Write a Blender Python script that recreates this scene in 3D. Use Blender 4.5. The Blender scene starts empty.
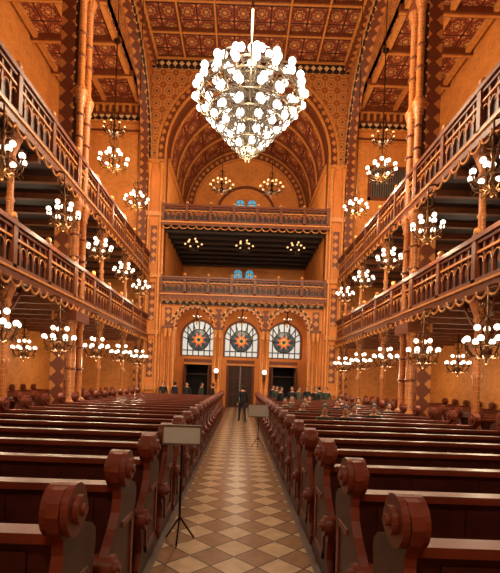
import bpy, math, random
from mathutils import Vector, Matrix
random.seed(7)
pi=math.pi
scene=bpy.context.scene
col=scene.collection

# ------------------------------------------------------------------ materials
def new_mat(name):
    m=bpy.data.materials.new(name); m.use_nodes=True
    nt=m.node_tree; b=nt.nodes['Principled BSDF']
    return m,nt,b
def c4(c): return (c[0],c[1],c[2],1)
def S(r,g,b):
    f=lambda v:((v/255+0.055)/1.055)**2.4 if v/255>0.04045 else v/255/12.92
    return (f(r),f(g),f(b))
def plain(name,c,rough=.6,metal=0,var=.15,scale=3,bump=0,spec=None):
    m,nt,b=new_mat(name)
    tc=nt.nodes.new('ShaderNodeTexCoord'); nz=nt.nodes.new('ShaderNodeTexNoise')
    nz.inputs['Scale'].default_value=scale; nz.inputs['Detail'].default_value=5
    nt.links.new(tc.outputs['Object'],nz.inputs['Vector'])
    r=nt.nodes.new('ShaderNodeValToRGB')
    r.color_ramp.elements[0].position=.3; r.color_ramp.elements[1].position=.7
    r.color_ramp.elements[0].color=c4([x*(1-var) for x in c]); r.color_ramp.elements[1].color=c4([min(1,x*(1+var)) for x in c])
    nt.links.new(nz.outputs['Fac'],r.inputs['Fac']); nt.links.new(r.outputs['Color'],b.inputs['Base Color'])
    b.inputs['Roughness'].default_value=rough; b.inputs['Metallic'].default_value=metal
    if bump:
        bp=nt.nodes.new('ShaderNodeBump'); bp.inputs['Strength'].default_value=bump; bp.inputs['Distance'].default_value=.03
        nt.links.new(nz.outputs['Fac'],bp.inputs['Height']); nt.links.new(bp.outputs['Normal'],b.inputs['Normal'])
    return m
def emit(name,c,s,base=None):
    m,nt,b=new_mat(name)
    b.inputs['Base Color'].default_value=c4(base or c); b.inputs['Emission Color'].default_value=c4(c)
    b.inputs['Emission Strength'].default_value=s; b.inputs['Roughness'].default_value=.3
    return m
def M(nt,op,a,b=None,c=None):
    n=nt.nodes.new('ShaderNodeMath'); n.operation=op
    for i,v in enumerate((a,b,c)):
        if v is None: continue
        if isinstance(v,(int,float)): n.inputs[i].default_value=v
        else: nt.links.new(v,n.inputs[i])
    return n.outputs[0]
def MIX(nt,f,a,b):
    n=nt.nodes.new('ShaderNodeMix'); n.data_type='RGBA'
    if isinstance(f,(int,float)): n.inputs[0].default_value=f
    else: nt.links.new(f,n.inputs[0])
    for i,v in ((6,a),(7,b)):
        if isinstance(v,tuple): n.inputs[i].default_value=c4(v)
        else: nt.links.new(v,n.inputs[i])
    return n.outputs[2]
def cell(nt,tu,tv):
    uv=nt.nodes.new('ShaderNodeUVMap'); sp=nt.nodes.new('ShaderNodeSeparateXYZ'); nt.links.new(uv.outputs[0],sp.inputs[0])
    a=M(nt,'SUBTRACT',M(nt,'FRACT',M(nt,'MULTIPLY',sp.outputs[0],1/tu)),.5)
    b=M(nt,'SUBTRACT',M(nt,'FRACT',M(nt,'MULTIPLY',sp.outputs[1],1/tv)),.5)
    return a,b
def rosette(name,bg,c1,c2,tile=1.0,rough=.6,strength=1.0,grid=True,petals=8):
    m,nt,b=new_mat(name)
    a,bb=cell(nt,tile,tile)
    r=M(nt,'SQRT',M(nt,'ADD',M(nt,'MULTIPLY',a,a),M(nt,'MULTIPLY',bb,bb)))
    th=M(nt,'ARCTAN2',bb,a)
    rr=M(nt,'ADD',r,M(nt,'MULTIPLY',M(nt,'COSINE',M(nt,'MULTIPLY',th,petals)),.045))
    ramp=nt.nodes.new('ShaderNodeValToRGB'); cr=ramp.color_ramp; cr.interpolation='CONSTANT'
    stops=[(0,c1),(.09,bg),(.15,c2),(.21,c1),(.25,bg),(.35,c2),(.40,bg),(.56,c1),(.62,bg)]
    cr.elements[0].position=0; cr.elements[0].color=c4(c1)
    cr.elements[1].position=.09; cr.elements[1].color=c4(bg)
    for p,c in stops[2:]:
        e=cr.elements.new(p); e.color=c4(c)
    nt.links.new(rr,ramp.inputs[0])
    out=ramp.outputs[0]
    if grid:
        g=M(nt,'GREATER_THAN',M(nt,'MAXIMUM',M(nt,'ABSOLUTE',a),M(nt,'ABSOLUTE',bb)),.455)
        out=MIX(nt,g,out,c2)
    if strength<1: out=MIX(nt,strength,bg,out)
    nz=nt.nodes.new('ShaderNodeTexNoise'); nz.inputs['Scale'].default_value=1.3
    tc=nt.nodes.new('ShaderNodeTexCoord'); nt.links.new(tc.outputs['Object'],nz.inputs['Vector'])
    hs=nt.nodes.new('ShaderNodeHueSaturation'); nt.links.new(out,hs.inputs['Color'])
    nt.links.new(M(nt,'ADD',M(nt,'MULTIPLY',nz.outputs['Fac'],.4),.8),hs.inputs['Value'])
    nt.links.new(hs.outputs[0],b.inputs['Base Color']); b.inputs['Roughness'].default_value=rough
    return m
def diamond(name,c1,c2,tu,tv,th=.42,rough=.5):
    m,nt,b=new_mat(name); a,bb=cell(nt,tu,tv)
    f=M(nt,'LESS_THAN',M(nt,'ADD',M(nt,'ABSOLUTE',a),M(nt,'ABSOLUTE',bb)),th)
    nt.links.new(MIX(nt,f,c2,c1),b.inputs['Base Color']); b.inputs['Roughness'].default_value=rough
    return m
def checker(name,c1,c2,t,rough):
    m,nt,b=new_mat(name); a,bb=cell(nt,t,t)
    d=M(nt,'ADD',M(nt,'ABSOLUTE',a),M(nt,'ABSOLUTE',bb))
    f=M(nt,'LESS_THAN',d,.5); o=MIX(nt,f,c1,c2)
    ln=M(nt,'LESS_THAN',M(nt,'ABSOLUTE',M(nt,'SUBTRACT',d,.5)),.03)
    o=MIX(nt,ln,o,(.12,.07,.04))
    tc=nt.nodes.new('ShaderNodeTexCoord'); nz=nt.nodes.new('ShaderNodeTexNoise'); nz.inputs['Scale'].default_value=6
    nz.inputs['Detail'].default_value=8; nt.links.new(tc.outputs['Object'],nz.inputs['Vector'])
    hs=nt.nodes.new('ShaderNodeHueSaturation'); nt.links.new(o,hs.inputs['Color'])
    nt.links.new(M(nt,'ADD',M(nt,'MULTIPLY',nz.outputs['Fac'],.8),.6),hs.inputs['Value'])
    nt.links.new(hs.outputs[0],b.inputs['Base Color']); b.inputs['Roughness'].default_value=rough
    return m

ORANGE=S(214,132,58); GOLD=S(204,130,62); RED=S(150,72,44)
m_wall=rosette('ochre_stucco_painted',ORANGE,S(176,98,42),S(230,164,92),1.6,.65,.35,False,6)
m_wallp=plain('ochre_stucco',S(206,122,52),.6,0,.18,.8)
m_span=rosette('spandrel_arabesque',S(186,106,46),S(100,48,22),S(230,172,100),.8,.6,.9,False)
m_vault=rosette('vault_ornament',S(150,70,38),S(224,158,90),S(78,32,19),1.45,.6,1,True)
m_ceil=rosette('ceiling_ornament',S(150,70,36),S(222,158,90),S(72,30,17),1.05,.6,1,True)
m_trim=plain('gilded_moulding',GOLD,.42,.0,.2,6)
m_shaft=rosette('painted_shaft',S(178,104,50),S(112,54,26),S(210,146,80),.5,.45,.6,False,4)
m_trimd=plain('brown_moulding',S(112,54,25),.45,0,.2,6)
m_band=diamond('diamond_band',S(226,186,132),S(42,20,12),.42,.42)
m_band2=diamond('diamond_band_red',S(198,126,64),S(112,54,27),.5,.5,.36)
m_wood=plain('pew_mahogany',S(68,26,17),.45,0,.35,5)
m_woodl=plain('pew_mahogany_highlight',S(116,52,34),.38,0,.25,5)  # lighter copy of the pew wood, with the rail highlights put into its colour
m_grail=plain('gallery_rail_wood',S(112,56,32),.42,0,.25,5)
m_carved=diamond('carved_lattice',S(128,64,32),S(40,18,11),.3,.45,.34)
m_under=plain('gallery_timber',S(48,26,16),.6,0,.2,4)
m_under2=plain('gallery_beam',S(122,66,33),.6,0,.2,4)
m_brass=plain('brass',S(104,68,34),.35,.7,.2,8)
m_silver=plain('chandelier_frame',S(112,100,84),.3,.6,.1,8)
m_darkb=plain('dark_bronze',S(44,28,18),.4,.7,.2,8)
m_globe=emit('lit_globe',(1,.98,.95),2.0)
m_globes=emit('lit_globe_small',(1,.88,.70),2.6)
m_globed=emit('dim_globe',(1,.62,.28),1.0)
m_aisle=checker('aisle_marble',S(190,160,128),S(144,108,80),.5,.25)
m_floor=plain('stone_floor',S(84,52,36),.45,0,.2,2)
m_glass=emit('daylit_glass',(.95,.90,.78),.66,(.2,.2,.18))
m_blue=emit('blue_glass',(.08,.34,.52),.8)
m_teal=emit('teal_glass',(.01,.06,.07),.5,(.01,.03,.035))
m_rosr=emit('red_glass',(.80,.09,.02),.8,(.2,.02,.01))
m_roso=emit('amber_glass',(1,.42,.05),.9,(.3,.1,.02))
m_lead=plain('lead_bars',S(52,30,20),.5,.2)
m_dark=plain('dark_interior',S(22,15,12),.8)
m_door=plain('carved_oak',S(80,42,24),.4,0,.3,6)
m_grille=plain('grey_grille',S(112,100,88),.5,.2)
m_skin=plain('skin',S(205,150,120),.5,0,.05)
m_hair=plain('dark_hair',S(28,20,16),.6)
m_black=plain('black_cloth',S(26,25,30),.8)
m_jean=plain('navy_cloth',S(34,38,56),.8)
m_green=plain('olive_cloth',S(58,66,52),.8)
m_grey=plain('grey_cloth',S(90,86,82),.8)
m_redc=plain('maroon_cloth',S(100,32,28),.8)
m_shoe=plain('shoe_leather',S(24,18,16),.4)
m_board=plain('sign_board_grey',S(206,214,212),.5,0,.05)

# ------------------------------------------------------------------ mesh builder
class MB:
    def __init__(s): s.v=[];s.f=[];s.m=[];s.uv=[];s.sm=[];s.mats=[]
    def mi(s,m):
        if m not in s.mats: s.mats.append(m)
        return s.mats.index(m)
    def face(s,pts,mat,uv=None,smooth=False,idx=None):
        if idx is None:
            n=len(s.v); s.v.extend(tuple(p) for p in pts); idx=list(range(n,n+len(pts)))
        else: pts=[s.v[i] for i in idx]
        if uv is None:
            a=Vector(pts[0]);nn=(Vector(pts[1])-a).cross(Vector(pts[2])-a)
            if nn.length<1e-9 and len(pts)>3: nn=(Vector(pts[2])-a).cross(Vector(pts[3])-a)
            x,y,z=abs(nn.x),abs(nn.y),abs(nn.z)
            if x>=y and x>=z: uv=[(p[1],p[2]) for p in pts]
            elif y>=z: uv=[(p[0],p[2]) for p in pts]
            else: uv=[(p[0],p[1]) for p in pts]
        s.f.append(tuple(idx)); s.m.append(s.mi(mat)); s.uv.append(uv); s.sm.append(smooth)
    def box(s,x0,x1,y0,y1,z0,z1,mat):
        p=[(x0,y0,z0),(x1,y0,z0),(x1,y1,z0),(x0,y1,z0),(x0,y0,z1),(x1,y0,z1),(x1,y1,z1),(x0,y1,z1)]
        if x1<x0: p=[p[i] for i in (1,0,3,2,5,4,7,6)]
        n=len(s.v); s.v.extend(p)
        for q in ((3,2,1,0),(4,5,6,7),(0,1,5,4),(1,2,6,5),(2,3,7,6),(3,0,4,7)):
            s.face(None,mat,idx=[n+i for i in q])
    def lathe(s,prof,cx,cy,cz,mat,seg=12,smooth=True):
        n=len(s.v)
        for r,z in prof:
            for k in range(seg):
                a=2*pi*k/seg; s.v.append((cx+r*math.cos(a),cy+r*math.sin(a),cz+z))
        for i in range(len(prof)-1):
            for k in range(seg):
                k2=(k+1)%seg
                s.face(None,mat,uv=[(k/seg,prof[i][1]),((k+1)/seg,prof[i][1]),((k+1)/seg,prof[i+1][1]),(k/seg,prof[i+1][1])],
                       smooth=smooth,idx=[n+i*seg+k,n+i*seg+k2,n+(i+1)*seg+k2,n+(i+1)*seg+k])
        if prof[-1][0]>1e-3: s.face(None,mat,idx=[n+(len(prof)-1)*seg+k for k in range(seg)])
        if prof[0][0]>1e-3: s.face(None,mat,idx=[n+k for k in range(seg)][::-1])
    def sphere(s,c,r,mat,seg=10,rings=6,sx=1,sy=1,sz=1):
        n=len(s.v)
        s.v.append((c[0],c[1],c[2]-r*sz))
        for i in range(1,rings):
            t=pi*i/rings
            for k in range(seg):
                a=2*pi*k/seg
                s.v.append((c[0]+r*sx*math.sin(t)*math.cos(a),c[1]+r*sy*math.sin(t)*math.sin(a),c[2]-r*sz*math.cos(t)))
        s.v.append((c[0],c[1],c[2]+r*sz)); top=len(s.v)-1
        for k in range(seg):
            k2=(k+1)%seg
            s.face(None,mat,idx=[n,n+1+k2,n+1+k],smooth=True)
            for i in range(rings-2):
                a=n+1+i*seg
                s.face(None,mat,idx=[a+k,a+k2,a+seg+k2,a+seg+k],smooth=True)
            a=n+1+(rings-2)*seg
            s.face(None,mat,idx=[a+k,a+k2,top],smooth=True)
    def tube(s,pts,r,mat,seg=6,closed=False):
        pts=[Vector(p) for p in pts]; N=len(pts); n=len(s.v)
        rs=r if isinstance(r,(list,tuple)) else [r]*N
        for i,p in enumerate(pts):
            if closed: d=pts[(i+1)%N]-pts[i-1]
            else: d=pts[min(i+1,N-1)]-pts[max(i-1,0)]
            d.normalize()
            up=Vector((0,0,1)) if abs(d.z)<.95 else Vector((1,0,0))
            a=d.cross(up).normalized(); b=a.cross(d)
            for k in range(seg):
                t=2*pi*k/seg; s.v.append(tuple(p+(a*math.cos(t)+b*math.sin(t))*rs[i]))
        for i in range(N if closed else N-1):
            j=(i+1)%N
            for k in range(seg):
                k2=(k+1)%seg
                s.face(None,mat,idx=[n+i*seg+k,n+i*seg+k2,n+j*seg+k2,n+j*seg+k],smooth=True)
        if not closed:
            s.face(None,mat,idx=[n+k for k in range(seg)]); s.face(None,mat,idx=[n+(N-1)*seg+k for k in range(seg)])
    def ring(s,c,R,r,mat,n=32,seg=5):
        s.tube([(c[0]+R*math.cos(2*pi*i/n),c[1]+R*math.sin(2*pi*i/n),c[2]) for i in range(n)],r,mat,seg,True)
    # wall panel with an arched opening; mp(u,t,z)->xyz
    def arch(s,mp,u0,u1,z0,z1,cu,r,zs,t0,t1,mat,sof=None,zb=None,n=24,back=True):
        sof=sof or mat
        pts=[(cu-r*math.cos(pi*i/n),zs+r*math.sin(pi*i/n)) for i in range(n+1)]
        for t in ((t0,t1) if back else (t0,)):
            if cu-r-u0>1e-4: s.face([mp(u0,t,z0),mp(cu-r,t,z0),mp(cu-r,t,z1),mp(u0,t,z1)],mat)
            if u1-cu-r>1e-4: s.face([mp(cu+r,t,z0),mp(u1,t,z0),mp(u1,t,z1),mp(cu+r,t,z1)],mat)
            for i in range(n):
                a,b=pts[i],pts[i+1]
                s.face([mp(a[0],t,a[1]),mp(b[0],t,b[1]),mp(b[0],t,z1),mp(a[0],t,z1)],mat)
            if zb is not None and zb>z0: s.face([mp(cu-r,t,z0),mp(cu+r,t,z0),mp(cu+r,t,zb),mp(cu-r,t,zb)],mat)
        zb=z0 if zb is None else zb
        prof=[(cu-r,zb)]+pts+[(cu+r,zb)]
        L=0
        for i in range(len(prof)-1):
            a,b=prof[i],prof[i+1]; l=math.dist(a,b)
            s.face([mp(a[0],t0,a[1]),mp(b[0],t0,b[1]),mp(b[0],t1,b[1]),mp(a[0],t1,a[1])],sof,
                   uv=[(L,t0),(L+l,t0),(L+l,t1),(L,t1)],smooth=False); L+=l
    # raised band following an arch with legs
    def archband(s,mp,cu,r0,r1,zs,t0,t1,mat,zleg=None,n=32):
        def prof(r):
            p=[(cu-r*math.cos(pi*i/n),zs+r*math.sin(pi*i/n)) for i in range(n+1)]
            if zleg is not None:
                k=max(1,int((zs-zleg)/1.0)); 
                L=[(cu-r,zleg+(zs-zleg)*i/k) for i in range(k)]; R=[(cu+r,zs-(zs-zleg)*(i+1)/k) for i in range(k)]
                p=L+p+R
            return p
        A,B=prof(r0),prof(r1); L=0
        for i in range(len(A)-1):
            l=math.dist(A[i],A[i+1])*.5+math.dist(B[i],B[i+1])*.5; w=r1-r0
            s.face([mp(A[i][0],t0,A[i][1]),mp(A[i+1][0],t0,A[i+1][1]),mp(B[i+1][0],t0,B[i+1][1]),mp(B[i][0],t0,B[i][1])],mat,
                   uv=[(L,0),(L+l,0),(L+l,w),(L,w)])
            for P in (A,B):
                s.face([mp(P[i][0],t0,P[i][1]),mp(P[i+1][0],t0,P[i+1][1]),mp(P[i+1][0],t1,P[i+1][1]),mp(P[i][0],t1,P[i][1])],mat,
                       uv=[(L,0),(L+l,0),(L+l,abs(t1-t0)),(L,abs(t1-t0))])
            L+=l
    def mesh(s,name):
        me=bpy.data.meshes.new(name); me.from_pydata(s.v,[],s.f)
        for m in s.mats: me.materials.append(m)
        me.polygons.foreach_set('material_index',s.m); me.polygons.foreach_set('use_smooth',s.sm)
        ul=me.uv_layers.new(name='UVMap'); flat=[]
        for u in s.uv:
            for a in u: flat.extend((a[0],a[1]))
        ul.data.foreach_set('uv',flat); me.update(); return me
    def obj(s,name,loc=(0,0,0),rot=0):
        return put(s.mesh(name),name,loc,rot)
def put(me,name,loc=(0,0,0),rot=0):
    o=bpy.data.objects.new(name,me); o.location=loc; o.rotation_euler=(0,0,rot); col.objects.link(o); return o
def light(parent,loc,power,color=(1,.72,.42),r=.3,name='bulb_light'):
    l=bpy.data.lights.new(name,'POINT'); l.energy=power; l.color=color; l.shadow_soft_size=r
    o=bpy.data.objects.new(name,l); o.location=loc; col.objects.link(o)
    if parent: o.parent=parent
    return o

FAC=lambda u,t,z:(u,t,z)
YF=27.0; W=6.3; XO=11.5; ZC=22.6; ZS=19.6; YB=-9.0

# ------------------------------------------------------------------ floor
b=MB(); b.box(-.85,.85,YB,30,-.1,0,m_aisle); b.box(-XO,-.85,YB,30,-.1,0,m_floor); b.box(.85,XO,YB,30,-.1,0,m_floor); b.obj('floor')

# ------------------------------------------------------------------ nave ceiling
b=MB(); b.box(-W-.5,W+.5,YB,YF+.6,ZC,ZC+.2,m_ceil)
for i in range(7):
    x=-W+W*2*i/6; b.box(x-.12,x+.12,YB,YF,ZC-.22,ZC-.001,m_trimd); b.box(x-.05,x+.05,YB,YF,ZC-.27,ZC-.2,m_trim)
y=YF-.1
while y>YB:
    b.box(-W,W,y-.12,y+.12,ZC-.2,ZC-.001,m_trimd); b.box(-W,W,y-.05,y+.05,ZC-.25,ZC-.2,m_trim); y-=2.1
b.obj('ceiling')
for s,nm in ((-1,'left'),(1,'right')):
    b=MB(); b.box(s*(W+.5),s*XO,YB,YF+.4,ZS,ZS+.2,m_ceil)
    b.box(s*(W+.5),s*(W+.6),YB,YF+.4,ZS,ZC,m_span)
    y=YF-.3
    while y>YB:
        b.box(s*(W+.5),s*XO,y-.15,y+.15,ZS-.3,ZS-.001,m_trimd); b.box(s*(W+.5),s*XO,y-.06,y+.06,ZS-.36,ZS-.3,m_trim); y-=2.4
    for x in (W+.8,W+2.9,XO-.3): b.box(s*(x-.12),s*(x+.12),YB,YF,ZS-.25,ZS-.001,m_trim)
    b.obj('ceiling_aisle_'+nm)
    # outer wall with windows
    b=MB(); SIDE=lambda u,t,z,s=s:(s*t,u,z)
    edges=[YB,-3,3,9,15,21,YF+.4]
    for i in range(len(edges)-1):
        u0,u1=edges[i],edges[i+1]; cu=(u0+u1)/2
        for z0,z1,zb,zs in ((0,8.6,5.8,7.2),(8.6,ZS,12,15.5)):
            b.arch(SIDE,u0,u1,z0,z1,cu,.9,zs,XO,XO+.4,m_wall,m_trimd,zb)
            b.archband(SIDE,cu,.9,1.15,zs,XO-.08,XO,m_band2,zb)
    b.obj('wall_'+nm)
    b=MB()
    for i in range(len(edges)-1):
        cu=(edges[i]+edges[i+1])/2
        for zb,zs in ((5.8,7.2),(12,15.5)):
            b.face([SIDE(cu-.9,XO+.3,zb),SIDE(cu+.9,XO+.3,zb),SIDE(cu+.9,XO+.3,zs+.9),SIDE(cu-.9,XO+.3,zs+.9)],m_glass)
            for k in (-.45,0,.45): b.box(s*(XO+.22),s*(XO+.29),cu+k-.03,cu+k+.03,zb,zs+.9,m_lead)
            z=zb
            while z<zs+.9: b.box(s*(XO+.22),s*(XO+.29),cu-.9,cu+.9,z-.03,z+.03,m_lead); z+=.6
    b.obj('window_side_'+nm)
    # end wall of side aisle
    b=MB(); b.box(s*W,s*XO,YF+.2,YF+.6,0,ZS,m_wall)
    b.box(s*W,s*XO,YF-.15,YF+.2,ZS-.85,ZS-.36,m_trimd); b.box(s*W,s*XO,YF-.05,YF+.2,ZS-1.15,ZS-.85,m_band)
    b.box(s*W,s*XO,YF+.05,YF+.2,ZS-1.3,ZS-1.15,m_trim)
    for k in range(12):
        x=W+.45+k*.42; b.box(s*(x-.08),s*(x+.08),YF-.3,YF+.2,ZS-.75,ZS-.36,m_trim)
    for z0,z1 in ((10.3,17.9),):
        for x0,x1 in ((W+.55,W+4.9),):
            for w,mm in ((0,m_trimd),(.18,m_trim)):
                b.box(s*(x0+w),s*(x0+w+.08),YF+.1,YF+.2,z0+w,z1-w,mm); b.box(s*(x1-w-.08),s*(x1-w),YF+.1,YF+.2,z0+w,z1-w,mm)
                b.box(s*(x0+w),s*(x1-w),YF+.1,YF+.2,z0+w,z0+w+.08,mm); b.box(s*(x0+w),s*(x1-w),YF+.1,YF+.2,z1-w-.08,z1-w,mm)
    b.obj('wall_end_'+nm)
    # nave arcade
    b=MB(); T0,T1=W,W+.5
    pil=[YB,3.2,15.4,YF]
    for u0,u1 in ((15.4,YF+.2),(3.2,15.4),(YB,3.2)):
        c=(u0+u1)/2 if u1!=YF+.2 else 21.3
        r=(u1-u0)/2-.42
        if u1==YF+.2: r=5.35
        b.arch(SIDE,u0,u1,0,ZC,c,r,16.0,T0,T1,m_span,m_band2,n=32)
        b.archband(SIDE,c,r,r+.22,16.0,T0-.1,T0,m_band,9.9,n=40)
        b.archband(SIDE,c,r+.24,r+.36,16.0,T0-.14,T0,m_trim,None,n=40)
    b.box(s*(W-.3),s*W,YB,YF,ZC-.7,ZC-.2,m_band2); b.box(s*(W-.42),s*W,YB,YF,ZC-.32,ZC-.2,m_trim)
    b.obj('arcade_wall_'+nm)

# ------------------------------------------------------------------ tall columns
def shaft_prof(h):
    p=[(.34,0),(.34,.9),(.28,.95),(.28,1.05),(.2,1.1),(.15,1.2)]
    z=1.2; lv=[4.2,8.2,12.2,16.0]
    for L in lv:
        if L>=h: break
        p+=[(.13,L-.55),(.18,L-.5),(.15,L-.42),(.16,L-.4),(.25,L-.08),(.25,L),(.17,L+.03),(.17,L+.12),(.13,L+.2)]
    p+=[(.13,h-.6),(.2,h-.5),(.28,h-.1),(.28,h)]
    return p
b=MB()
for dy in (-.32,.32):
    b.lathe(shaft_prof(ZC-.7),0,dy,0,m_shaft,12)
for z in (2.2,3,6.2,7,10.5,11.3,13.4,14.2):
    b.ring((0,-.32,z),.15,.04,m_trimd,12); b.ring((0,.32,z),.15,.04,m_trimd,12)
b.box(-.3,.3,-.7,.7,0,.5,m_trimd); b.box(-.25,.3,-.62,.62,3.9,4.25,m_trimd)
b.box(-.25,.3,-.6,.6,15.9,16.1,m_trimd)
pme=b.mesh('column')
for s in (-1,1):
    for y in (3.2,15.4): put(pme,'column',(s*(W-.22),y,0),0 if s>0 else pi)
# slender gallery columns
b=MB()
def slim(z0,z1):
    h=z1-z0
    b.lathe([(.2,0),(.2,.35),(.13,.45),(.1,.55),(.09,h*.5),(.13,h*.52),(.09,h*.54),(.085,h-.7),(.14,h-.65),(.1,h-.58),(.24,h-.15),(.26,h-.12),(.26,h)],0,0,z0,m_shaft,10)
    for sg in (-1,1):
        b.tube([(0,sg*.08,z0+h-.8),(0,sg*.3,z0+h-.7),(0,sg*.6,z0+h-.35),(0,sg*.75,z0+h-.04)],.04,m_trimd,5)
        b.ring((0,sg*.32,z0+h-.28),.12,.02,m_trimd,10,4)
slim(0,4.45); slim(4.7,8.35)
sme=b.mesh('gallery_column')
for s in (-1,1):
    for y in (7.2,11.2,18.6,22.4,25.6): put(sme,'gallery_column',(s*W,y,0))

# ------------------------------------------------------------------ galleries
def balustrade(b,mp,u0,u1,t,z0,h,dirn,post=2.0):
    # dirn: t sign pointing to the hall
    def bx(ua,ub,ta,tb,za,zb,m):
        p,q=mp(ua,ta,za),mp(ub,tb,zb)
        b.box(min(p[0],q[0]),max(p[0],q[0]),min(p[1],q[1]),max(p[1],q[1]),za,zb,m)
    f=t+dirn*.1
    bx(u0,u1,t,t-dirn*.06,z0+.08,z0+h-.1,m_carved)
    bx(u0,u1,f+dirn*.06,t-dirn*.1,z0+h-.12,z0+h,m_grail); bx(u0,u1,f,t,z0+h-.22,z0+h-.15,m_trimd)
    bx(u0,u1,f+dirn*.04,t-dirn*.08,z0,z0+.12,m_trimd); bx(u0,u1,f,t,z0+h*.62,z0+h*.62+.06,m_trim)
    n=int((u1-u0)/.36)
    for i in range(n+1):
        u=u0+(u1-u0)*i/n
        bx(u-.035,u+.035,t,t+dirn*.07,z0+.1,z0+h-.15,m_trimd)
        if i<n:
            du=(u1-u0)/n; cu=u+du/2
            pts=[mp(cu-du*.42*math.cos(pi*k/6),t+dirn*.06,z0+h*.4+du*.5*math.sin(pi*k/6)) for k in range(7)]
            b.tube(pts,.022,m_trim,4)
    n=max(1,int(round((u1-u0)/post)))
    for i in range(n+1):
        u=u0+(u1-u0)*i/n
        bx(u-.09,u+.09,t-dirn*.05,t+dirn*.14,z0,z0+h+.06,m_trimd)
        p=mp(u,t+dirn*.05,z0+h+.14); b.sphere(p,.1,m_trim,8,5)
    # scalloped fringe below
    n=int((u1-u0)/.5)
    for i in range(n):
        u=u0+(u1-u0)*(i+.5)/n
        pts=[mp(u-.24*math.cos(pi*k/6),f+dirn*.06,z0-.25-.2*math.sin(pi*k/6)) for k in range(7)]
        b.tube(pts,.035,m_trim,4)
for s,nm in ((-1,'left'),(1,'right')):
    SIDE=lambda u,t,z,s=s:(s*t,u,z)
    for z,lv in ((4.7,'lower'),(8.6,'upper')):
        b=MB()
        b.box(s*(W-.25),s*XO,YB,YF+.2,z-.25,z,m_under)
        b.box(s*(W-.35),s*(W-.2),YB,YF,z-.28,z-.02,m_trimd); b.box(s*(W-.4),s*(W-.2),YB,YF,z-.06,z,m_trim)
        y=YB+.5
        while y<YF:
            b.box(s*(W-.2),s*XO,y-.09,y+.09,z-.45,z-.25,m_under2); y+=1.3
        balustrade(b,SIDE,YB,YF-.1,W-.2,z,1.25,-1)
        # benches on gallery
        b.box(s*(W+1.2),s*(W+1.3),YB,YF-.5,z,z+.9,m_wood); b.box(s*(W+2.6),s*(W+2.7),YB,YF-.5,z,z+1.2,m_wood)
        b.obj('gallery_'+lv+'_'+nm)

# ------------------------------------------------------------------ entrance end wall
b=MB(); Y0,Y1=YF,YF+.6
b.arch(FAC,-W,W,0,ZC,0,5.2,16.4,Y0,Y1,m_span,m_trimd,n=48)
b.archband(FAC,0,5.2,5.32,16.4,Y0-.16,Y0,m_trim,0,48)
b.archband(FAC,0,5.34,5.7,16.4,Y0-.1,Y0,m_band2,13,48)
b.archband(FAC,0,5.72,5.88,16.4,Y0-.16,Y0,m_trim,13,48)
for s in (-1,1):
    b.box(s*5.32,s*6.3,YF-.35,YF,0,15.6,m_wallp)
    for z in (1.2,4.7,8.3,12.2,15.5): b.box(s*5.25,s*6.3,YF-.48,YF,z,z+.28,m_trim)
    b.box(s*5.25,s*6.3,YF-.5,YF,0,.9,m_trimd)
    for x in (5.4,6.15):
        b.lathe([(.12,0),(.12,.6),(.09,.7),(.09,14),(.18,14.6),(.18,14.8)],s*x,YF-.42,.8,m_trim,8)
    for z in (2,5.6,9.2):
        b.box(s*5.6,s*5.98,YF-.38,YF-.34,z,z+2.4,m_band2)
b.box(-W,W,YF-.2,YF,ZC-.75,ZC-.2,m_band); b.box(-W,W,YF-.3,YF,ZC-.3,ZC-.2,m_trim)
b.obj('wall_end')
# lower arcade
b=MB()
for c,u0,u1 in ((-3.05,-5.2,-1.525),(0,-1.525,1.525),(3.05,1.525,5.2)):
    b.arch(FAC,u0,u1,0,6.95,c,1.24,5.35,Y0+.05,Y1,m_wallp,m_trim,n=24)
    b.archband(FAC,c,1.24,1.34,5.35,Y0-.05,Y0+.05,m_trim,1.1)
    b.archband(FAC,c,1.36,1.5,5.35,Y0-.02,Y0+.05,m_band,None)
    for k in range(15):
        a=pi*k/14; b.sphere((c-1.36*math.cos(a),Y0-.03,5.35+1.36*math.sin(a)),.085,m_trim,6,4)
    for k in range(13):
        a=pi*k/12; b.sphere((c-1.18*math.cos(a),Y0+.02,5.35+1.18*math.sin(a)),.09,m_trimd,6,4)
for x in (-4.75,-1.525,1.525,4.75):
    for dx in (-.14,.14):
        b.lathe([(.15,0),(.15,.9),(.1,1),(.08,1.1),(.08,4.2),(.13,4.25),(.09,4.3),(.17,4.7),(.17,4.8)],x+dx,Y0-.08,.4,m_trim,8)
    b.box(x-.32,x+.32,Y0-.28,Y0+.05,0,.5,m_trimd); b.box(x-.32,x+.32,Y0-.25,Y0+.05,5.15,5.3,m_trimd)
    b.box(x-.2,x+.2,Y0-.04,Y0+.05,5.4,6.5,m_band2)
b.box(-5.2,5.2,Y0-.1,Y0+.05,6.72,6.95,m_band)
b.obj('entrance_arcade')
# end galleries
for z,h,nm,d in ((7.35,1.1,'end_lower',.35),(11.85,1.1,'end_upper',.5)):
    b=MB(); zt=.4 if nm=='end_lower' else .18
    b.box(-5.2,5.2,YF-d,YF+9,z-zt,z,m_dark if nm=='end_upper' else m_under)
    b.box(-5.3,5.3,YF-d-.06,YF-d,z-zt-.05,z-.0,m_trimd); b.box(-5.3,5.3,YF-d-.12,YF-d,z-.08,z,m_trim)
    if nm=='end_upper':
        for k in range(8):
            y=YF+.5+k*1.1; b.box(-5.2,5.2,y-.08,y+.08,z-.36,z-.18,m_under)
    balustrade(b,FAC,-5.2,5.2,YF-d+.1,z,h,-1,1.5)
    b.obj('gallery_'+nm)
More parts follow.
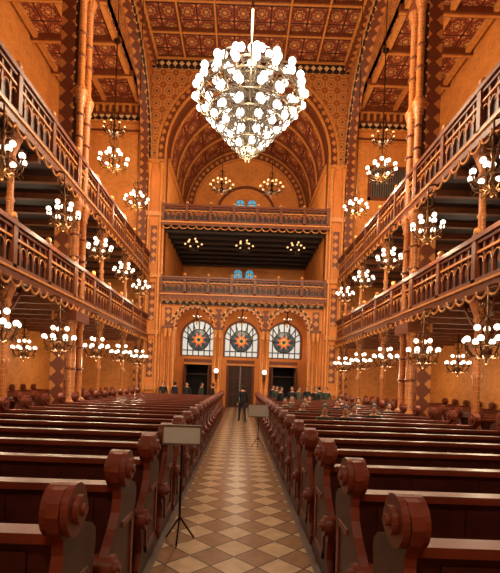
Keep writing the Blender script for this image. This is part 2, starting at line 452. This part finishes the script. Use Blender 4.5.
# recess walls, vault and back wall
b=MB(); YR=36.0
for s in (-1,1):
    b.box(s*5.2,s*5.6,Y1,YR,7.0,11.8,m_wallp); b.box(s*5.2,s*5.6,Y1,YR,11.8,16.4,m_wall)
    b.box(s*5.08,s*5.2,Y1,YR,15.9,16.3,m_trim)
b.box(-5.6,5.6,YR,YR+.4,7,22.4,m_wall)
b.archband(FAC,0,4.55,5.2,16.4,YR-.15,YR,m_band2,12,40); b.archband(FAC,0,4.4,4.53,16.4,YR-.2,YR,m_trim,12,40)
b.archband(FAC,0,2.4,2.6,16.0,YR-.1,YR,m_trimd,13,24)
b.box(-5.2,5.2,YR-.12,YR,15.2,15.4,m_trim)
for x in (-3.6,-1.8,1.8,3.6): b.lathe([(.16,0),(.16,.3),(.1,.4),(.1,3),(.2,3.4),(.2,3.5)],x,YR-.2,11.85,m_trim,8)
b.obj('wall_recess')
b=MB(); n=40; L=pi*5.2
for i in range(n):
    a0,a1=pi*i/n,pi*(i+1)/n
    P=lambda a,y,r=5.2:(-r*math.cos(a),y,16.4+r*math.sin(a))
    b.face([P(a0,Y1),P(a1,Y1),P(a1,YR),P(a0,YR)],m_vault,uv=[(L*i/n,0),(L*(i+1)/n,0),(L*(i+1)/n,YR-Y1),(L*i/n,YR-Y1)])
for y in (Y1+.25,Y1+2.9,Y1+5.6,YR-.3):
    for dr,w,mm in ((.12,.26,m_trimd),(.18,.1,m_trim)):
        A=[(-(5.2-dr)*math.cos(pi*i/n),(5.2-dr)*math.sin(pi*i/n)+16.4) for i in range(n+1)]
        for i in range(n):
            p,q=A[i],A[i+1]
            b.face([(p[0],y-w,p[1]),(q[0],y-w,q[1]),(q[0],y+w,q[1]),(p[0],y+w,p[1])],mm)
            for sg in (-1,1):
                f=5.2/(5.2-dr)
                b.face([(p[0],y+sg*w,p[1]),(q[0],y+sg*w,q[1]),(q[0]*f,y+sg*w,16.4+(q[1]-16.4)*f),(p[0]*f,y+sg*w,16.4+(p[1]-16.4)*f)],mm)
b.obj('ceiling_vault')
# vestibule wall, windows, doors
YV=30.0
b=MB()
cuts=(-3.05,0,3.05)
for c,u0,u1 in ((-3.05,-5.6,-1.525),(0,-1.525,1.525),(3.05,1.525,5.6)):
    b.arch(FAC,u0,u1,3.4,7,c,1.15,4.95,YV,YV+.3,m_wallp,m_trimd,3.6,24)
    b.box(u0,c-1.0,YV,YV+.3,0,3.4,m_wallp); b.box(c+1.0,u1,YV,YV+.3,0,3.4,m_wallp); b.box(c-1.0,c+1.0,YV,YV+.3,3.1,3.4,m_trimd)
    b.archband(FAC,c,1.15,1.27,4.95,YV-.08,YV,m_trimd,3.6)
for s in (-1,1): b.box(s*5.2,s*5.6,Y1,YV,0,7,m_wallp)
b.obj('wall_vestibule')
def half(x,r): return math.sqrt(max(0,r*r-x*x))
for k,c in enumerate(cuts):
    b=MB(); R=1.15; zs=4.95; zb=3.6; n=24
    ys=YV+.2
    pts=[(c-R*math.cos(pi*i/n),ys,zs+R*math.sin(pi*i/n)) for i in range(n+1)]
    b.face([(c-R,ys,zb)]+pts+[(c+R,ys,zb)],m_glass)
    # mullions
    for x in (-.8,-.4,0,.4,.8):
        b.box(c+x-.035,c+x+.035,ys-.08,ys-.01,zb,zs+half(x,R),m_lead)
    for z in (zb+.04,zb+.42): b.box(c-R,c+R,ys-.09,ys-.01,z-.035,z+.035,m_lead)
    for k2 in range(9):
        a=pi*k2/8
        b.tube([(c-.7*math.cos(a),ys-.05,4.78+.7*math.sin(a)),(c-R*math.cos(a),ys-.05,zs+R*math.sin(a))],.035,m_lead,4)
    # rose
    rc=(c,4.78); rr=.7
    def fan(r0,r1,n,mm,y,off=0,every=1,star=False):
        for i in range(n):
            if i%every: continue
            a0,a1=2*pi*(i+off)/n,2*pi*(i+1+off)/n; am=(a0+a1)/2
            q=lambda r,a:(rc[0]+r*math.cos(a),y,rc[1]+r*math.sin(a))
            if star: b.face([q(r0,a0),q(r1,am),q(r0,a1),q(0.001,am)],mm)
            else: b.face([q(r0,a0),q(r1,a0),q(r1,a1),q(r0,a1)],mm)
    fan(0.01,rr,24,m_teal,ys-.1); fan(rr,rr+.08,24,m_lead,ys-.13)
    fan(.26,.58,8,m_rosr,ys-.12,0,1,True); fan(.2,.42,8,m_roso,ys-.14,.5,1,True); fan(.01,.13,12,m_teal,ys-.16)
    for i in range(8):
        a=2*pi*i/8; b.tube([(rc[0],ys-.15,rc[1]),(rc[0]+rr*math.cos(a),ys-.15,rc[1]+rr*math.sin(a))],.018,m_lead,4)
    b.obj('window_%d'%(k+1))
    # doors
    b=MB()
    b.box(c-1.0,c-.86,YV-.05,YV+.3,0,3.1,m_trimd); b.box(c+.86,c+1.0,YV-.05,YV+.3,0,3.1,m_trimd); b.box(c-1.0,c+1.0,YV-.08,YV+.3,3.0,3.15,m_trim)
    if c==0:
        for s in (-1,1):
            b.box(s*.02,s*.86,YV+.12,YV+.2,0,3.0,m_door)
            for z0,z1 in ((.15,.9),(1.05,2.1),(2.2,2.85)):
                b.box(s*.12,s*.4,YV+.08,YV+.12,z0,z1,m_lead); b.box(s*.48,s*.76,YV+.08,YV+.12,z0,z1,m_lead)
            b.sphere((s*.09,YV+.06,1.1),.04,m_brass,8,5)
    else:
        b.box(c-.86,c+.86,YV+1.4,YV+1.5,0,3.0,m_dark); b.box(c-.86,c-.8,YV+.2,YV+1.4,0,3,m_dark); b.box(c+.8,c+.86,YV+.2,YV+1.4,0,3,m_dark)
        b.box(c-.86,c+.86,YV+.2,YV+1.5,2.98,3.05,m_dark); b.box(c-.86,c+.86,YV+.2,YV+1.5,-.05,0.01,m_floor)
        # open leaves
        for s in (-1,1):
            b.box(c+s*.8,c+s*.86,YV-.75,YV+.1,0.02,2.95,m_door)
            for z0,z1 in ((.2,1.2),(1.4,2.7)): b.box(c+s*.77,c+s*.8,YV-.65,YV,z0,z1,m_trimd)
        b.box(c-.86,c+.86,YV+.1,YV+.18,2.3,2.36,m_lead)
    b.obj('door_%d'%(k+1))
# small paired stained windows in recess back wall
k=4
for zb,zs,w in ((16.2,17.0,.36),(10.45,11.05,.34)):
    for cx in (-.5,.5):
        b=MB(); n=12; y=YR-.13
        pts=[(cx-w*math.cos(pi*i/n),y,zs+w*math.sin(pi*i/n)) for i in range(n+1)]
        b.face([(cx-w,y,zb)]+pts+[(cx+w,y,zb)],m_blue)
        b.archband(FAC,cx,w,w+.12,zs,y-.08,y+.12,m_trim,zb,16)
        b.box(cx-.02,cx+.02,y-.05,y-.01,zb,zs+w,m_lead); b.box(cx-w,cx+w,y-.05,y-.01,zs-.02,zs+.02,m_lead)
        b.sphere((cx,y-.02,zs-.05),.12,m_roso,8,5,1,.2,1)
        b.obj('window_%d'%k); k+=1
# grille window, right end wall
b=MB(); x0,x1,z0,z1=7.9,10.3,14.0,16.0; y=YF+.2
b.box(x0,x1,y-.02,y-.0,z0,z1,m_dark)
for xx in (x0,x1): b.box(xx-.08,xx+.08,y-.14,y,z0-.08,z1+.08,m_trimd)
for zz in (z0,z1): b.box(x0-.08,x1+.08,y-.14,y,zz-.08,zz+.08,m_trimd)
for i in range(15): 
    x=x0+.16+i*.15; b.box(x-.035,x+.035,y-.1,y-.04,z0,z1,m_grille)
b.box(x0,x1,y-.12,y-.05,14.97,15.03,m_grille)
b.obj('ventilation_grille')
# wall behind the camera
b=MB(); b.box(-XO,XO,YB-.4,YB,0,ZC,m_wallp); b.obj('wall_front')

# ------------------------------------------------------------------ pews (occupants face the bimah, -Y)
def pew_mesh():
    b=MB(); Lp=4.62
    b.box(0,Lp,.0,.05,.12,1.06,m_wood)
    b.box(0,Lp,-.05,.1,1.04,1.1,m_woodl)
    b.box(0,Lp,-.40,0,.42,.46,m_woodl); b.box(0,Lp,-.38,-.34,.05,.42,m_wood)
    # book desk on the rear
    b.face([(0,.08,1.02),(Lp,.08,1.02),(Lp,.28,.95),(0,.28,.95)],m_woodl); b.face([(0,.08,.98),(Lp,.08,.98),(Lp,.28,.91),(0,.28,.91)],m_wood)
    b.box(0,Lp,.27,.30,.88,1.0,m_woodl); b.box(0,Lp,.05,.26,.6,.63,m_wood)
    k=0
    while k<6:
        x=.1+k*(Lp-.2)/6; b.box(x+.08,x+(Lp-.2)/6-.08,-.02,0,.55,.98,m_wood); k+=1
    prof=[(-.5,0),(.42,0),(.42,.1),(.36,.16),(.34,.24),(.35,.5),(.38,.75),(.42,.9),(.41,.98),(.34,1.04),(.22,1.08),(.16,1.14),(.13,1.25),(.09,1.33),(.03,1.37),(-.04,1.39),(-.12,1.37),(-.18,1.31),(-.2,1.24),(-.17,1.15),(-.11,1.08),(-.1,1.0),(-.13,.9),(-.22,.8),(-.34,.71),(-.43,.62),(-.46,.54),(-.43,.46),(-.38,.36),(-.38,.22),(-.42,.14),(-.5,.1)]
    for x0,x1 in ((-.07,0),(Lp,Lp+.07)):
        b.face([(x0,p[0],p[1]) for p in prof],m_wood); b.face([(x1,p[0],p[1]) for p in prof],m_wood)
        for i in range(len(prof)):
            p,q=prof[i],prof[(i+1)%len(prof)]; b.face([(x0,*p),(x0,*q),(x1,*q),(x1,*p)],m_woodl)
        # volutes
        for (cy,cz,r) in ((-.03,1.24,.15),(-.36,.56,.1)):
            for sx,w,rr in ((0,.04,r),(0,.07,r*.55),(0,.09,r*.22)):
                xa,xb=x0-w,x1+w; n=24
                A=[(xa,cy+rr*math.cos(2*pi*i/n),cz+rr*math.sin(2*pi*i/n)) for i in range(n)]
                B=[(xb,)+a[1:] for a in A]
                b.face(A,m_woodl); b.face(B,m_woodl)
                for i in range(n): b.face([A[i],A[(i+1)%n],B[(i+1)%n],B[i]],m_woodl,smooth=False)
        xs=x0-.015 if x0<0 else x1+.015
        b.box(min(xs,x0),max(xs,x1),-.25,.28,.18,.24,m_woodl); b.box(min(xs,x0),max(xs,x1),-.05,.25,.75,.8,m_woodl)
        b.box(min(xs,x0),max(xs,x1),-.25,-.2,.18,.5,m_woodl); b.box(min(xs,x0),max(xs,x1),.22,.27,.18,.78,m_woodl)
    return b.mesh('pew')
pm=pew_mesh(); rows=[2.4+1.1*i for i in range(20)]
for y in rows:
    for x in (-5.62,1.0): put(pm,'pew',(x,y,0))
    if y>6:
        for x in (-11.38,7.02): put(pm,'pew',(x,y,0)).scale=(.93,1,1)

# ------------------------------------------------------------------ chandeliers
def small_ch(name,hang,arm=0,n1=8,n2=4,R=.58,globe=m_globes,brass=m_brass,gr=.085):
    b=MB()
    b.lathe([(.0,-.42),(.05,-.38),(.03,-.32),(.1,-.22),(.13,-.1),(.06,0),(.04,.1),(.09,.2),(.05,.3),(.03,.5),(.07,.6),(.02,.7)],0,0,0,brass,10)
    b.tube([(0,0,.6),(0,0,hang)],.022,brass,5)
    b.ring((0,0,.02),R*.72,.02,brass,24,5)
    for i in range(n1):
        a=2*pi*i/n1; c,s_=math.cos(a),math.sin(a)
        pr=[(.05,-.1),(R*.35,-.26),(R*.7,-.2),(R*.95,-.05),(R,.08)]
        b.tube([(c*r,s_*r,z) for r,z in pr],.022,brass,5)
        b.tube([(c*r,s_*r,z) for r,z in ((R*.7,-.2),(R*.9,-.28),(R,-.2),(R*.9,-.13))],.014,brass,4)
        b.lathe([(.02,0),(.06,.03),(.03,.05)],c*R,s_*R,.06,brass,8)
        b.sphere((c*R,s_*R,.09+gr),gr,globe,10,7)
    for i in range(n2):
        a=2*pi*(i+.5)/n2; c,s_=math.cos(a),math.sin(a); r2=R*.5
        b.tube([(0,0,.2),(c*r2*.6,s_*r2*.6,.18),(c*r2,s_*r2,.36)],.016,brass,5)
        b.sphere((c*r2,s_*r2,.37+gr),gr*.95,globe,10,7)
        b.tube([(c*r2*.3,s_*r2*.3,.62),(c*r2*.8,s_*r2*.8,.66),(c*r2,s_*r2,.55)],.012,brass,4)
    # crown of scrolls on the stem
    for i in range(5):
        a=2*pi*i/5; c,s_=math.cos(a),math.sin(a)
        b.tube([(c*r,s_*r,z) for r,z in ((.03,.72),(.16,.78),(.2,.92),(.12,1.0),(.03,1.08))],.014,brass,4)
    if arm:
        b.tube([(0,0,hang),(arm*.5,0,hang+.06),(arm,0,hang)],.03,brass,6)
        b.tube([(0,0,hang-.25),(arm*.5,0,hang-.2),(arm,0,hang-.02)],.018,brass,5)
    else: b.lathe([(.02,-.25),(.14,-.08),(.16,0)],0,0,hang,brass,10)
    return b.mesh(name)
mh=small_ch('chandelier',1.42,.36,8,3,.46,gr=.078)
mc1=small_ch('chandelier',ZC-.25-11.1,0,8,5,.6)
mc2=small_ch('chandelier',ZS-14.7-.3,0,8,0,.55,m_globed,m_darkb,.06)
LC=(1,.78,.50)
for s in (-1,1):
    for y in (9.8,13.2,16.6,20.0,23.5):
        for z in (2.97,6.88):
            o=put(mh,'chandelier',(s*5.72,y,z),0 if s>0 else pi)
            light(o,(-.0,0,-.55),74,LC,.15)
    for y in (18.0,22.0):
        o=put(mc1,'chandelier',(s*5.75,y,11.1)); light(o,(0,0,-.6),200,LC,.2)
    o=put(mc2,'chandelier',(s*6.95,21.7,14.7)); light(o,(0,0,-.6),300,LC,.3)
    for y in (12,18.0,23.0):
        for z in (2.9,6.8):
            if z>5 and y!=18: continue
            o=put(mh,'chandelier',(s*9.3,y,z),0); light(o,(0,0,-.55),80,LC,.15)
for x in (-1.6,1.6):
    hh=16.4+math.sqrt(5.2**2-1.6**2)-14.3
    mm=small_ch('chandelier',hh,0,8,4,.72,m_globed,m_darkb,.08)
    o=put(mm,'chandelier',(x,26.9,14.3)); light(o,(0,1.2,-.6),290,LC,.3)
me3=small_ch('chandelier',.85,0,6,3,.55,m_globed,m_darkb,.07)
for x in (-3.4,0,3.4):
    o=put(me3,'chandelier',(x,27.9,10.75)); light(o,(0,0,-.9),28,LC,.2)
# vestibule lights + sconces
for x in (-3.05,0,3.05):
    o=put(small_ch('ceiling_lantern',.9,0,5,0,.26,gr=.04),'ceiling_lantern',(x,28.3,6.05)); light(o,(0,0,-.4),70,LC,.2)
b=MB()
b.tube([(0,0,0),(0,-.15,-.05),(0,-.28,.05),(0,-.3,.15)],.025,m_brass,6); b.lathe([(.0,-.05),(.08,0),(.05,.04)],0,-.3,.17,m_brass,8); b.sphere((0,-.3,.33),.15,m_globe,10,7); b.box(-.08,.08,-.03,.02,-.2,.2,m_brass)
sc=b.mesh('wall_sconce')
for x in (-1.525,1.525): o=put(sc,'wall_sconce',(x,YF-.15,2.2)); light(o,(0,-.5,.35),15,LC,.1)
# great chandelier
b=MB(); K=.93
b.lathe([(r,z*K) for r,z in [(0,-2.1),(.12,-2.0),(.08,-1.9),(.3,-1.65),(.38,-1.4),(.2,-1.15),(.1,-.9),(.2,-.5),(.28,-.2),(.12,.1),(.1,.7),(.25,1.0),(.3,1.3),(.1,1.5),(.08,1.7),(.18,1.8),(.05,2.0)]],0,0,0,m_silver,14)
b.tube([(0,0,1.8),(0,0,ZC-.2-11.9)],.05,m_brass,6)
tiers=[(1.45,.85,8),(1.12,1.3,12),(.7,1.82,17),(.25,1.95,19),(-.2,1.55,14),(-.6,1.28,12),(-.95,.98,10),(-1.3,.68,8),(-1.6,.4,5),(-1.8,.14,3),(.8,.95,8),(.3,1.15,8),(-.3,.8,6)]
for ti,(z,R,n) in enumerate(tiers):
    z*=K
    b.ring((0,0,z-.2),R*.93,.03,m_silver,32,5)
    for i in range(n):
        a=2*pi*(i+.5*(ti%2))/n; c,s_=math.cos(a),math.sin(a)
        b.tube([(c*.1,s_*.1,z-.15),(c*R*.5,s_*R*.5,z-.38),(c*R*.9,s_*R*.9,z-.3),(c*R,s_*R,z-.12)],.026,m_silver,4)
        b.sphere((c*R,s_*R,z),.13,m_globe,12,8)
for i in range(12):
    a=2*pi*i/12; c,s_=math.cos(a),math.sin(a)
    b.tube([(c*r,s_*r,z*K) for r,z in ((.1,1.8),(.9,1.55),(1.65,.9),(1.8,.1),(1.25,-.65),(.6,-1.4),(.15,-1.95))],.035,m_silver,5)
gc=b.obj('great_chandelier',(0,15,11.85))
GC=(1,.80,.53)
for p in ((0,0,-2.7),(0,2.8,0),(0,-2.8,0),(2.8,0,0),(-2.8,0,0)): light(gc,p,640,GC,.4)
light(gc,(0,0,3.4),560,GC,.5)
# further great chandelier nearer the ark end, behind camera
gc2=put(gc.data,'great_chandelier',(0,-3,12.0)); light(gc2,(0,0,-2.6),1100,GC,.5)

# ------------------------------------------------------------------ sign boards on stands
def sign(loc,w,h,ztop):
    b=MB(); b.box(-w/2,w/2,-.015,.015,ztop-h,ztop,m_board)
    for x0,x1,z0,z1 in ((-w/2-.015,w/2+.015,ztop,ztop+.02),(-w/2-.015,w/2+.015,ztop-h-.02,ztop-h),(-w/2-.015,-w/2,ztop-h,ztop),(w/2,w/2+.015,ztop-h,ztop)):
        b.box(x0,x1,-.025,.025,z0,z1,m_grille)
    b.tube([(0,.04,ztop-h*.5),(0,.04,.25)],.015,m_darkb,6)
    for i in range(3):
        a=2*pi*i/3+.5; b.tube([(0,.04,.3),(.2*math.cos(a),.04+.2*math.sin(a),.012)],.012,m_darkb,5)
    b.obj('sign_stand',loc)
sign((-.68,5.1,0),.44,.2,1.41); sign((.6,12.6,0),.62,.34,1.27)

# ------------------------------------------------------------------ people (face -Y locally)
def person_mesh(name,pose,jacket,legs,hairm,skirt=False):
    J={}
    seat=pose=='sit'; dz=-.42 if seat else 0
    J['pelvis']=((0,0,.95+dz),(.155,.11)); J['waist']=((0,0,1.1+dz),(.14,.1)); J['chest']=((0,-.01,1.3+dz),(.18,.12))
    J['nb']=((0,0,1.45+dz),(.09,.07)); J['neck']=((0,-.01,1.52+dz),(.05,.05)); J['hd']=((0,-.015,1.6+dz),(.05,.05))
    for s,n in ((-1,'l'),(1,'r')):
        J['sh'+n]=((s*.17,0,1.41+dz),(.065,.065))
        sw=.0 if pose=='stand' else .12*s
        if seat:
            J['el'+n]=((s*.23,-.02,1.14+dz),(.047,.047)); J['wr'+n]=((s*.15,-.25,1.06+dz),(.03,.03))
            J['hip'+n]=((s*.09,-.03,.5),(.095,.085)); J['kn'+n]=((s*.11,-.40,.52),(.065,.065)); J['an'+n]=((s*.11,-.38,.1),(.045,.045)); J['to'+n]=((s*.12,-.50,.045),(.04,.035))
        else:
            J['el'+n]=((s*.235,.04+sw*.6,1.14),(.048,.048)); J['wr'+n]=((s*.25,-.06+sw*1.3,.9),(.032,.032))
            lg=0 if pose=='stand' else -.2*s
            J['hip'+n]=((s*.09,0,.9),(.095,.095)); J['kn'+n]=((s*.1,-.03+lg*.55,.5),(.066,.066)); J['an'+n]=((s*.1,.02+lg+(.06 if lg>0 else 0),.1),(.045,.045)); J['to'+n]=((s*.115,-.12+lg+(.06 if lg>0 else 0),.045),(.042,.035))
    E=[('pelvis','waist'),('waist','chest'),('chest','nb'),('nb','neck'),('neck','hd')]
    for n in 'lr': E+=[('nb','sh'+n),('sh'+n,'el'+n),('el'+n,'wr'+n),('pelvis','hip'+n),('hip'+n,'kn'+n),('kn'+n,'an'+n),('an'+n,'to'+n)]
    keys=list(J); me=bpy.data.meshes.new('tmp'); me.from_pydata([J[k][0] for k in keys],[(keys.index(a),keys.index(b_)) for a,b_ in E],[])
    o=bpy.data.objects.new('tmp',me); col.objects.link(o)
    o.modifiers.new('s','SKIN'); sk=me.skin_vertices[0].data if me.skin_vertices else None
    if sk is None:
        bpy.context.view_layer.objects.active=o; bpy.ops.mesh.customdata_skin_add(); sk=me.skin_vertices[0].data
    for i,k in enumerate(keys): sk[i].radius=J[k][1]; sk[i].use_root=(k=='pelvis')
    ss=o.modifiers.new('u','SUBSURF'); ss.levels=2
    bpy.context.view_layer.update()
    ev=o.evaluated_get(bpy.context.evaluated_depsgraph_get()); em=bpy.data.meshes.new_from_object(ev)
    b=MB(); b.v=[tuple(v.co) for v in em.vertices]
    for p in em.polygons:
        c=p.center; mt=jacket
        if c.z>1.475+dz: mt=m_skin
        elif c.z<.09: mt=m_shoe
        elif seat:
            if c.z<.6 and (c.y<-.08 or c.z<.42): mt=legs
        elif c.z<.86 and abs(c.x)<.19: mt=legs
        b.face(None,mt,idx=list(p.vertices),smooth=True)
    bpy.data.objects.remove(o); 
    hz=1.635+dz
    b.sphere((0,-.02,hz),.115,m_skin,14,10,.68,.82,1.0)
    b.sphere((0,.005,hz+.025),.118,hairm,14,10,.78,.90,.96)   # hair cap, set back from the face
    b.sphere((0,-.075,hz-.03),.07,m_skin,12,8,.8,.62,1.0)
    b.tube([(0,-.105,hz+.015),(0,-.132,hz-.022),(0,-.112,hz-.03)],[.008,.014,.01],m_skin,6)
    for s in (-1,1):
        b.sphere((s*.03,-.108,hz+.005),.011,m_hair,6,4); b.sphere((s*.08,-.01,hz-.01),.028,m_skin,8,5,.35,.7,1)
    b.sphere((0,-.112,hz-.065),.02,m_redc,8,4,1.1,.4,.3)
    for s,n in ((-1,'l'),(1,'r')):
        w=Vector(J['wr'+n][0]); e=Vector(J['el'+n][0]); d=(w-e).normalized()
        side=Vector((1,0,0)); side=(side-d*side.dot(d)).normalized() if seat else Vector((0,1,0)); side=(side-d*side.dot(d)).normalized()
        b.tube([w-d*.02,w+d*.03,w+d*.08],[.028,.036,.034],m_skin,8)
        nrm=d.cross(side)
        for k,(off,L) in enumerate(((-.027,.066),(-.009,.078),(.009,.074),(.026,.058))):
            p=w+d*.075+side*off; cv=-nrm*s*.02
            b.tube([p,p+d*L*.5+cv*.3,p+d*L+cv],[.0095,.009,.007],m_skin,5)
        b.tube([w+d*.02-side*.025,w+d*.05-side*.05,w+d*.085-side*.055],[.011,.011,.008],m_skin,5)
    return b.mesh(name)
walk=person_mesh('person','walk',m_black,m_jean,m_hair)
st1=person_mesh('person','stand',m_black,m_black,m_hair); st2=person_mesh('person','stand',m_jean,m_black,m_hair); st3=person_mesh('person','stand',m_grey,m_jean,m_hair); st4=person_mesh('person','stand',m_green,m_black,m_hair)
se=[person_mesh('person','sit',j,m_black,m_hair) for j in (m_green,m_black,m_grey,m_black)]
put(walk,'person',(.15,20.0,0),pi+.2)
for i,(x,y,r) in enumerate(((-4.5,24.7,.3),(-3.9,25.3,2.6),(-3.1,24.8,-.4),(-2.3,25.3,1.2),(-1.6,24.7,-1.8),(2.0,25.2,.5),(4.0,24.9,-.3),(4.8,25.3,2.9))):
    put((st1,st2,st1,st4)[i%4],'person',(x,y,0),r)
for i,(x,r,rr) in enumerate(((2.0,19,.2),(2.7,18,-.4),(3.2,19,.6),(3.9,18,.1),(4.7,19,-.5),(1.9,16,.8))):
    put((st4,st1,st3,st1)[i%4],'person',(x,rows[r]-.6,0),rr)
for i,(x,r) in enumerate(((2.25,8),(2.8,8),(3.3,9),(3.9,9),(2.0,10),(2.7,10),(4.6,11),(5.1,11),(1.7,12),(4.2,14),(2.6,13),(3.6,12),(2.2,14),(3.1,15),(5.0,14))):
    put(se[i%4],'person',(x,rows[r]-.17,0),random.uniform(-.3,.3)+(2.6 if i%5==2 else 0)*0).scale=(1.05,1.0,1.06)

# ------------------------------------------------------------------ world, camera
w=bpy.data.worlds.new('world'); scene.world=w; w.use_nodes=True
w.node_tree.nodes['Background'].inputs[0].default_value=(.8,.6,.45,1); w.node_tree.nodes['Background'].inputs[1].default_value=.3
cam=bpy.data.cameras.new('camera'); co=bpy.data.objects.new('camera',cam); col.objects.link(co)
cam.sensor_width=36; cam.lens=420/573*36; cam.shift_x=10/573; cam.shift_y=93.5/573; cam.clip_end=200
co.matrix_world=Matrix.Translation((0,0,2.0))@Matrix.Rotation(pi/2,4,'X')@Matrix.Rotation(math.radians(2.0),4,'Z')
scene.camera=co
scene.view_settings.view_transform='Standard'; scene.view_settings.exposure=0
